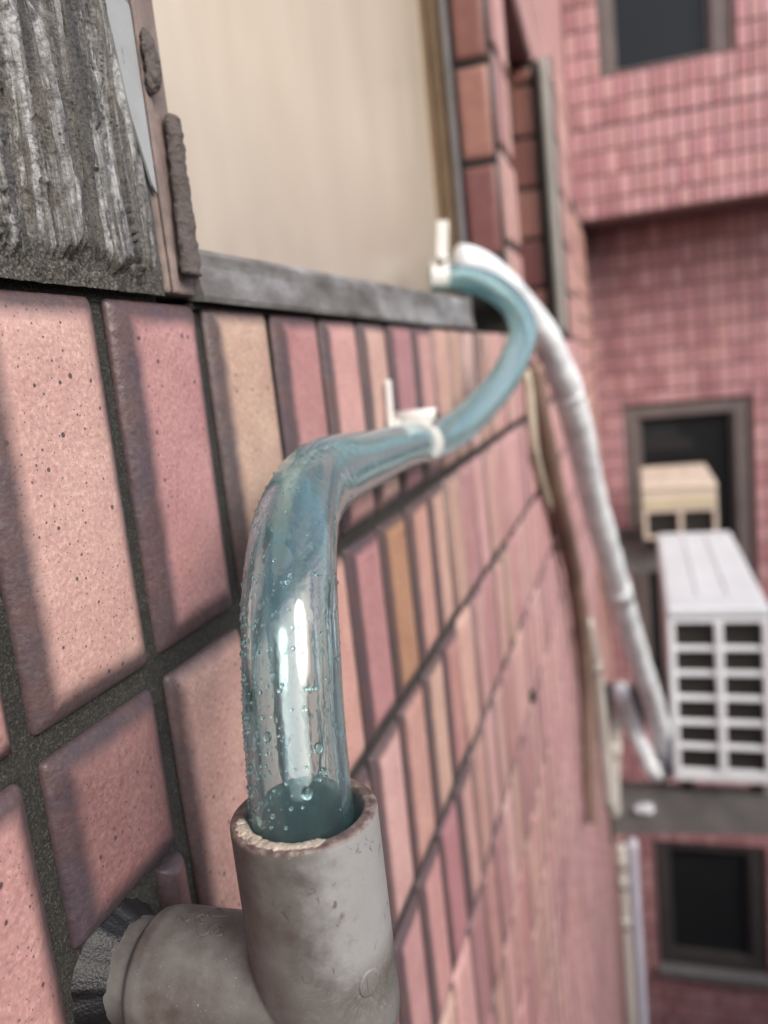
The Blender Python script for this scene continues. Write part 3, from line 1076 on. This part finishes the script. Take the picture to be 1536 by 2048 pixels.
# larger drops facing the camera
def big_drop(idx, side, r, tall=1.15):
    bm = bmesh.new()
    # direction towards the camera turned by side radians
    d = -tube_path[idx]
    d = (d - T_[idx] * d.dot(T_[idx])).normalized()
    th = angle_to(idx, d) + side
    drop_at(bm, idx, th, r, .42, tall, 3)
    mesh_obj("water_drop", bm, M_WATER, tube, True, loc=TOFF)
for idx, side, r in ((38, .42, .00105), (41, -.55, .00105), (31, .12, .00125), (34, .48, .0008), (33, .38, .0006), (46, .22, .0005), (50, .3, .00045),
                     (58, -.45, .0006), (62, .05, .0005), (66, -.62, .0007), (70, .0, .0006), (76, .4, .0007), (82, .55, .0008), (88, -.1, .0008), (94, .2, .0008), (101, -.2, .0008)):
    big_drop(idx, side, r)

# ---------------------------------------------------------------- nail clips
def pipe_clip(loc, B, label, r):
    c = empty("pipe_clip", loc, label, "clip", "white nail clips holding the clear tube")
    c.matrix_world = B
    # local x along the tube, z up, y away from the wall
    bm = bmesh.new()
    rings = []
    L, th = .0075, .0018
    for k in range(15):
        a = math.radians(-35 + 250 * k / 14)
        ci, si = math.cos(a), math.sin(a)
        rings.append([bm.verts.new((x, ci * rr, si * rr)) for x, rr in ((-L, r), (L, r), (L, r + th), (-L, r + th))])
    for a, b in zip(rings, rings[1:]):
        for k in range(4):
            k2 = (k + 1) % 4
            bm.faces.new((a[k], a[k2], b[k2], b[k]))
    bm.faces.new(rings[0][::-1]); bm.faces.new(rings[-1])
    bmesh.ops.recalc_face_normals(bm, faces=bm.faces)
    mesh_obj("clip_body", bm, M_WHITE_PL, c)
    return c

# first clip, on the tiles
ci = 14 * 10 + 5
cp = tube_path[ci]
tx = T_[ci].normalized()
wy = (Vector((1, 0, 0)) - tx * tx.x).normalized()
wz = tx.cross(wy)
if wz.z < 0:
    wz = -wz
Bm = Matrix((tx, wy, wz)).transposed().to_4x4()
Bm.translation = cp
clip1 = pipe_clip(cp, Bm, "white nail clip pinning the clear tube against the tiles below the sill", RO + .0002)
bm = bmesh.new()
def cyl(bm, p0, p1, r, segs=20, r1=None):
    sweep(bm, [Vector(p0), Vector(p0).lerp(Vector(p1), .5), Vector(p1)], (lambda t: r + ((r1 if r1 else r) - r) * t), segs)
cyl(bm, (-.002, -.0105, .0155), (-.002, .0125, .0155), .0042)
box(bm, -.0055, .0016, -.0105, .010, .0100, .0135, .0006)
mesh_obj("nail_boss", bm, M_WHITE_PL, clip1, True)
bm = bmesh.new()
cyl(bm, (-.002, .010, .0155), (-.002, .0132, .0155), .0029)
mesh_obj("nail", bm, M_STEEL, clip1, True)
bm = bmesh.new()
box(bm, -.0225, -.0195, -.0105, -.0070, .0080, .0360, .0008)
box(bm, -.0230, -.0060, -.0105, -.0070, .0090, .0150, .0008)
mesh_obj("tab", bm, M_WHITE_PL, clip1)

# second clip, at the window corner
cp = Vector((-.1575, .7095, .0758))
ci = min(range(len(tube_path)), key=lambda i: (tube_path[i] - cp).length)
tx = T_[ci]
wz = (Vector((0, 0, 1)) - tx * tx.z).normalized()
wy = wz.cross(tx)
if wy.y > 0:
    wy = -wy
Bm = Matrix((tx, wy, wz)).transposed().to_4x4()
Bm.translation = tube_path[ci]
clip2 = pipe_clip(tube_path[ci], Bm, "white nail clip at the far end of the clear tube, by the window sill corner", RO + .0002)
bm = bmesh.new()
box(bm, -.0075, .0030, -.0035, .0010, .0115, .0480, .001)
mesh_obj("tab", bm, M_WHITE_PL, clip2)
bm = bmesh.new()
cyl(bm, (-.002, .014, .0150), (-.002, -.010, .0150), .0042)
mesh_obj("nail_boss", bm, M_WHITE_PL, clip2, True)

# ---------------------------------------------------------------- pipe runs along the facade
BP = [(-.1679, .8505, .1061), (-.1552, .8643, .1006), (-.138, .9306, .0824), (-.1174, 1.0163, .0469), (-.1012, 1.0982, -.001), (-.0892, 1.1862, -.067), (-.0831, 1.2901, -.1525),
      (-.0742, 1.4392, -.2876), (-.0533, 1.6261, -.471), (-.0253, 1.8489, -.7048), (.0077, 2.053, -.9329), (.0267, 2.1599, -1.0834), (.0254, 2.215, -1.160), (.0300, 2.30, -1.225)]
bundle = empty("insulated_pipe", BP[0], "thick white wrapped coolant pipe sweeping down from the window corner to the outdoor unit", "pipe")
bm = bmesh.new()
sweep(bm, catmull(BP, 12), lambda t: .0165 + .0130 * t, 20, jig=lambda c, t: .0026 * noise.noise((c.x * 18, c.y * 18, c.z * 18)))
mesh_obj("wrapping", bm, M_WRAP, bundle, True, loc=-Vector(BP[0]))
# tape bands along the wrap
bpath = catmull(BP, 12)
for k, i in enumerate((58, 97, 139)):
    bm = bmesh.new()
    t = i / (len(bpath) - 1)
    sweep(bm, bpath[i - 1:i + 2], .0165 + .0130 * t + .0010, 20)
    mesh_obj("tape_band", bm, M_WRAP, bundle, True, loc=-Vector(BP[0]))
# tail of the second pipe beside it
tail = [(-.0720, 1.98, -.850), (-.0660, 2.07, -.935), (-.0500, 2.10, -1.000), (-.0260, 2.10, -1.075), (-.0060, 2.11, -1.135), (.012, 2.18, -1.185)]
t2 = tube_obj("insulated_pipe", tail, .0215, M_WRAP, None, 18, 10)
tag(t2, "short white pipe tail under the thick wrapped pipe, beside the air conditioner foot", "pipe")

brown = [(-.118, 1.03, -.012), (-.116, 1.060, -.090), (-.112, 1.135, -.199), (-.110, 1.290, -.350), (-.109, 1.372, -.50), (-.110, 1.385, -.63), (-.112, 1.350, -.76), (-.114, 1.330, -.82)]  # one brown tube for hose, dirt and the wrapped pipe's shadow
tag(tube_obj("hose_and_shadow", brown, lambda t: .0105 + .004 * math.sin(PI * t), M_BROWN_PIPE, None, 16, 10,
             jig=lambda c, t: .0012 * noise.noise((c.x * 60, c.y * 60, c.z * 60))), "brown weathered hose behind the white wrapped pipe, also standing in for the shadow there", "hose")
cable = [(-.1265, 1.000, -.015), (-.1235, 1.0005, -.040), (-.1235, 1.0134, -.1157), (-.1235, 1.100, -.190), (-.1235, 1.2877, -.3041), (-.1235, 1.511, -.4657), (-.1235, 1.7307, -.6835), (-.1235, 1.93, -.90)]
tag(tube_obj("cable", cable, .0055, M_BEIGE, None, 12, 10), "thin beige cable running down the tiles left of the brown hose", "cable")

def conduit(name, pts, r, mat, label, cat, couplings=(), group=None):
    e = empty(name, pts[0], label, cat, group)
    tube_obj("pipe_run", [Vector(p) - Vector(pts[0]) for p in pts], r, mat, e, 16, 8)
    path = [Vector(p) - Vector(pts[0]) for p in catmull(pts, 20)]
    for f in couplings:
        i = int(f * (len(path) - 1))
        i = max(2, min(len(path) - 3, i))
        bm = bmesh.new()
        d = (path[i + 1] - path[i - 1]).normalized()
        cyl(bm, path[i] - d * r * 1.3, path[i] + d * r * 1.3, r * 1.12, 16)
        mesh_obj("coupling", bm, mat, e, True)
    return e
conduit("conduit", [(-.106, 1.425, -.480), (-.104, 1.4816, -.545), (-.102, 1.5739, -.6587), (-.101, 1.6305, -.8065), (-.100, 1.6753, -.995)], .0125, M_PVC_CREAM,
        "longer cream conduit slanting down the tiles to the bracket end", "conduit", (.40,))
conduit("conduit", [(-.0760, 2.118, -.885), (-.0880, 2.10, -.960), (-.1021, 2.0693, -1.0576), (-.1080, 2.055, -1.14), (-.1110, 2.05, -1.235)], .0165, M_PVC_CREAM,
        "shorter cream conduit leaning between the slanted one and the white tail", "conduit", (.5,))
conduit("downpipe", [(-.1000, 2.066, -1.335), (-.1000, 2.060, -1.60), (-.1000, 2.055, -2.0), (-.1000, 2.05, -3.2)], .0140, M_PVC_CREAM,
        "cream downpipe with couplings below the bracket, against the tiles", "downpipe", (.075, .16, .30))
conduit("downpipe", [(-.0700, 2.095, -1.335), (-.0700, 2.095, -1.60), (-.0700, 2.095, -2.0), (-.0700, 2.095, -3.2)], .0125, M_PVC_BLUE,
        "pale lavender downpipe just right of the cream one with couplings", "downpipe")
conduit("downpipe", [(-.150, 1.845, .605), (-.150, 1.845, .40), (-.149, 1.845, .20), (-.148, 1.845, .04)], .0130, M_PALE_GREY,
        "grey vertical pipe under the pink overhang beyond the window", "downpipe")

# ---------------------------------------------------------------- outdoor units
def outdoor_unit(x0, x1, y0, y1, z0, z1, label, m_body, m_top, m_guard, rows, slot_top, slot_bot):
    cx, cy = (x0 + x1) / 2, (y0 + y1) / 2
    a = empty("air_conditioner", (cx, cy, z0), label, "air conditioner", "air conditioner outdoor units on the wall")
    X0, X1, Y0_, Y1_ = x0 - cx, x1 - cx, y0 - cy, y1 - cy
    H = z1 - z0
    bm = bmesh.new()
    box(bm, X0 + .003, X1 - .003, Y0_ + .022, Y1_ - .003, .004, H - .030, .006)
    mesh_obj("cabinet", bm, m_body, a)
    bm = bmesh.new()
    box(bm, X0, X1, Y0_, Y1_, H - .031, H, .010)
    W = X1 - X0
    for k in (.36, .66):
        xx = X0 + W * k
        box(bm, xx - .004, xx + .004, Y0_ + .10, Y1_ - .05, H - .001, H + .0035, .001)
    mesh_obj("top_cover", bm, m_top, a)
    # end face with louvred openings: core, frame bars, louvres
    box_obj("coil", (X0 + .012, X1 - .012, Y0_ + .0205, Y0_ + .0218, .02, H - .04), M_AC_DARK, a)
    zs0, zs1 = slot_bot - z0, slot_top - z0
    lw, mw = .020, .020
    xm = X0 + W * .508
    bm = bmesh.new()
    box(bm, X0 + .002, X0 + lw, Y0_ + .001, Y0_ + .020, .005, H - .0315, .003)
    box(bm, X1 - lw, X1 - .002, Y0_ + .001, Y0_ + .020, .005, H - .0315, .003)
    box(bm, xm - mw / 2, xm + mw / 2, Y0_ + .0005, Y0_ + .020, zs0, zs1, .003)
    box(bm, X0 + lw - .001, X1 - lw + .001, Y0_ + .0015, Y0_ + .020, .005, zs0, .003)
    box(bm, X0 + lw - .001, X1 - lw + .001, Y0_ + .0015, Y0_ + .020, zs1, H - .0315, .003)
    mesh_obj("guard", bm, m_guard, a)
    pitch = (zs1 - zs0) / rows
    for k in range(1, rows):
        z = zs0 + pitch * k
        bm = bmesh.new()
        vs = [(Y0_ + .003, z - .007), (Y0_ + .003, z + .001), (Y0_ + .016, z + .004), (Y0_ + .016, z - .003)]
        A = [bm.verts.new((X0 + lw, y, zz)) for y, zz in vs]
        Bv = [bm.verts.new((X1 - lw, y, zz)) for y, zz in vs]
        bm.faces.new(A); bm.faces.new(Bv[::-1])
        for i in range(4):
            j = (i + 1) % 4
            bm.faces.new((A[i], Bv[i], Bv[j], A[j]))
        bmesh.ops.recalc_face_normals(bm, faces=bm.faces)
        mesh_obj("louvre", bm, m_guard, a)
    for yy in (Y0_ + .06, Y1_ - .12):
        for xx in (X0 + .02, X1 - .05):
            box_obj("foot", (xx, xx + .03, yy - .02, yy + .02, -.046, .0035), M_RUBBER, a)
    return a
outdoor_unit(.047, .294, 2.10, 2.98, -1.160, -.673, "white outdoor air conditioner with louvred end on the grey bracket arm", M_AC, M_AC, M_AC_GUARD, 6, -.715, -1.124)
outdoor_unit(.004, .315, 3.66, 4.24, -.860, -.610, "older beige outdoor air conditioner behind the white one, in front of the dark window", M_AC_OLD, M_AC_OLD, M_AC_OLD, 1, -.735, -.840)

ac2 = [o for o in bpy.data.objects if o.name.startswith("air_conditioner") and o.get("label", "").startswith("older")][0]
box_obj("trim_strip", (-.150, .150, -.2935, -.2885, .158, .172), M_AC_YEL, ac2, .001)

def bracket(y, z, label, x1=.345, xw=-.2):
    b = empty("wall_bracket", (xw, y, z), label, "bracket", "steel brackets carrying the outdoor unit")
    bm = bmesh.new()
    # channel arm, tapering outwards
    X = [(.008, -.145), (x1 + .2, -.105)]
    vs = []
    for xx, zl in X:
        vs.append([bm.verts.new((xx, yy, zz)) for yy, zz in ((-.02, 0), (.02, 0), (.02, -.006), (-.014, -.006), (-.014, zl + .006), (.02, zl + .006), (.02, zl), (-.02, zl))])
    n = 8
    for k in range(n):
        bm.faces.new((vs[0][k], vs[0][(k + 1) % n], vs[1][(k + 1) % n], vs[1][k]))
    bm.faces.new(vs[0][::-1]); bm.faces.new(vs[1])
    bmesh.ops.recalc_face_normals(bm, faces=bm.faces)
    mesh_obj("arm", bm, M_GALV, b)
    box_obj("wall_plate", (.0008, .012, -.036, .036, -.165, .012), M_DARK_FRAME, b, .002)
    for zz in (-.03, -.13):
        bm = bmesh.new()
        cyl(bm, (.011, 0, zz), (.022, 0, zz), .010, 6)
        mesh_obj("bolt", bm, M_STEEL, b)
    return b
bracket(2.16, -1.2065, "grey steel bracket arm under the near foot of the white outdoor unit", .30, -.13)
bracket(2.86, -1.2065, "farther grey steel bracket arm under the white outdoor unit")
for yy in (3.80, 4.16):
    bracket(yy, -.9065, ("nearer" if yy < 4 else "farther") + " grey steel bracket arm under the older beige outdoor unit", .33)
# scrap of white tape on the arm
bm = bmesh.new()
blob(bm, (0, 0, 0), .026, .014, .014, 4.2, .6)
o = mesh_obj("plastic_scrap", bm, M_WRAP, None, True, loc=(-.035, 2.138, -1.265))
tag(o, "crumpled scrap of white plastic caught on the bracket arm near the tiles", "scrap")

# ---------------------------------------------------------------- rear building across the end of the alley
rear = empty("rear_building", (.25, 4.5, -8.0), "pink tiled building across the alley end with three dark windows and overhang", "building")
ROFF = -Vector((.25, 4.5, -8.0))
YL, YU = 4.5045, 4.1045
XR = 1.35
W_UP = (-.079, .479, 1.222, 2.15)
W_MID = (-.066, .560, -2.02, -.315)
W_LOW = (-.029, .567, -3.690, -2.868)

def wall_with_holes(bm, x0, x1, z0, z1, yf, yb, holes):
    """front slab split into boxes around the holes (x0,x1,z0,z1)"""
    zc = sorted({z0, z1, *[h[2] for h in holes], *[h[3] for h in holes]})
    zc = [z for z in zc if z0 <= z <= z1]
    for a, b in zip(zc, zc[1:]):
        mid = (a + b) / 2
        hs = sorted([h for h in holes if h[2] < mid < h[3]], key=lambda h: h[0])
        x = x0
        for h in hs:
            if h[0] > x:
                box(bm, x, h[0], yf, yb, a, b)
            x = h[1]
        if x < x1:
            box(bm, x, x1, yf, yb, a, b)
bm = bmesh.new()
wall_with_holes(bm, -.55, XR, -8.0, .5975, YL, YL + .25, [W_MID, W_LOW])
wall_with_holes(bm, -.235, XR, .598, 3.2, YU, YU + .66, [W_UP])
mesh_obj("mortar_bed", bm, M_REAR_GROUT, rear, loc=ROFF)
RP = [(.47, .245, .255), (.43, .21, .222), (.51, .275, .28), (.49, .265, .262), (.40, .19, .202), (.54, .305, .31)]
rt = []
def fill(x0, x1, ztop, zbot, yf, holes, zoff):
    nx = int((x1 - x0) / PY)
    z = ztop
    while z > zbot + .02:
        zb = max(z - PZ, zbot)
        for i in range(nx):
            a, b = x0 + PY * i + GR / 2, x0 + PY * (i + 1) - GR / 2
            segs = [(a, b, z - GR / 2, zb + GR / 2)]
            for h in holes:
                nxt = []
                for (p, q, t, u) in segs:
                    if q <= h[0] or p >= h[1] or t <= h[2] or u >= h[3]:
                        nxt.append((p, q, t, u)); continue
                    if p < h[0] - .008: nxt.append((p, h[0] - .003, t, u))
                    if q > h[1] + .008: nxt.append((h[1] + .003, q, t, u))
                    p2, q2 = max(p, h[0]), min(q, h[1])
                    if q2 - p2 > .008:
                        if t > h[3] + .010: nxt.append((p2, q2, t, h[3] + .003))
                        if u < h[2] - .010: nxt.append((p2, q2, h[2] - .003, u))
                segs = nxt
            for (p, q, t, u) in segs:
                if q - p < .006 or t - u < .006: continue
                xc, zc = (p + q) / 2, (t + u) / 2
                hid = .05 if (0 < xc < .36 and -1.32 < zc < -.72 and yf > 4.2) else 1.0
                rt.append(dict(c=(xc, yf - .0001, zc), B=B_NY, w=q - p, h=t - u, tint=jitter_tint(rnd.choice(RP), .07), vis=hid))
        z = zb
fill(-.2295, XR, 1.000, .600, YU, [W_UP], 0)
fill(-.2295, XR, 1.000 + PZ * 9, 1.006, YU, [W_UP], 0)
fill(-.2040, XR, .595, -5.2, YL, [W_MID, W_LOW], 0)
lay_tiles(rear, rt, 300, "tile_field")

def rear_window(W, y, fw, mat_frame, sill=None, mid=None):
    x0, x1, z0, z1 = W
    w = empty("window", ROFF, parent=rear)
    e = .002
    fl, fr_, ft, fb = fw
    ya, yb = y + .012, y + .07
    bm = bmesh.new()
    box(bm, x0 + e, x0 + fl, ya, yb, z0 + e, z1 - e, .004)
    box(bm, x1 - fr_, x1 - e, ya, yb, z0 + e, z1 - e, .004)
    box(bm, x0 + fl + .0005, x1 - fr_ - .0005, ya, yb, z1 - ft, z1 - e, .004)
    box(bm, x0 + fl + .0005, x1 - fr_ - .0005, ya, yb, z0 + e, z0 + fb, .004)
    # inner sash
    s = .018
    box(bm, x0 + fl + .001, x0 + fl + s, ya + .02, yb - .008, z0 + fb + .001, z1 - ft - .001)
    box(bm, x1 - fr_ - s, x1 - fr_ - .001, ya + .02, yb - .008, z0 + fb + .001, z1 - ft - .001)
    mesh_obj("frame", bm, mat_frame, w)
    box_obj("pane", (x0 + fl - .004, x1 - fr_ + .004, yb - .020, yb - .014, z0 + fb - .004, z1 - ft + .004), M_GLASS_DARK, w)
    box_obj("reveal", (x0 - .01, x1 + .01, yb + .01, yb + .03, z0 - .01, z1 + .01), M_DARK_FRAME, w)
    if sill:
        bm = bmesh.new()
        box(bm, x0 - .01, x1 + .01, y - .045, y + .075, z0 - sill, z0 + .0005, .004)
        mesh_obj("sill", bm, M_FRAME_GREY, w)
rear_window(W_UP, YU, (.058, .082, .06, .012), M_DARK_FRAME)
rear_window(W_MID, YL, (.070, .078, .075, .06), M_DARK_FRAME)
rear_window(W_LOW, YL, (.070, .080, .05, .095), M_BLACK_FRAME, .05)
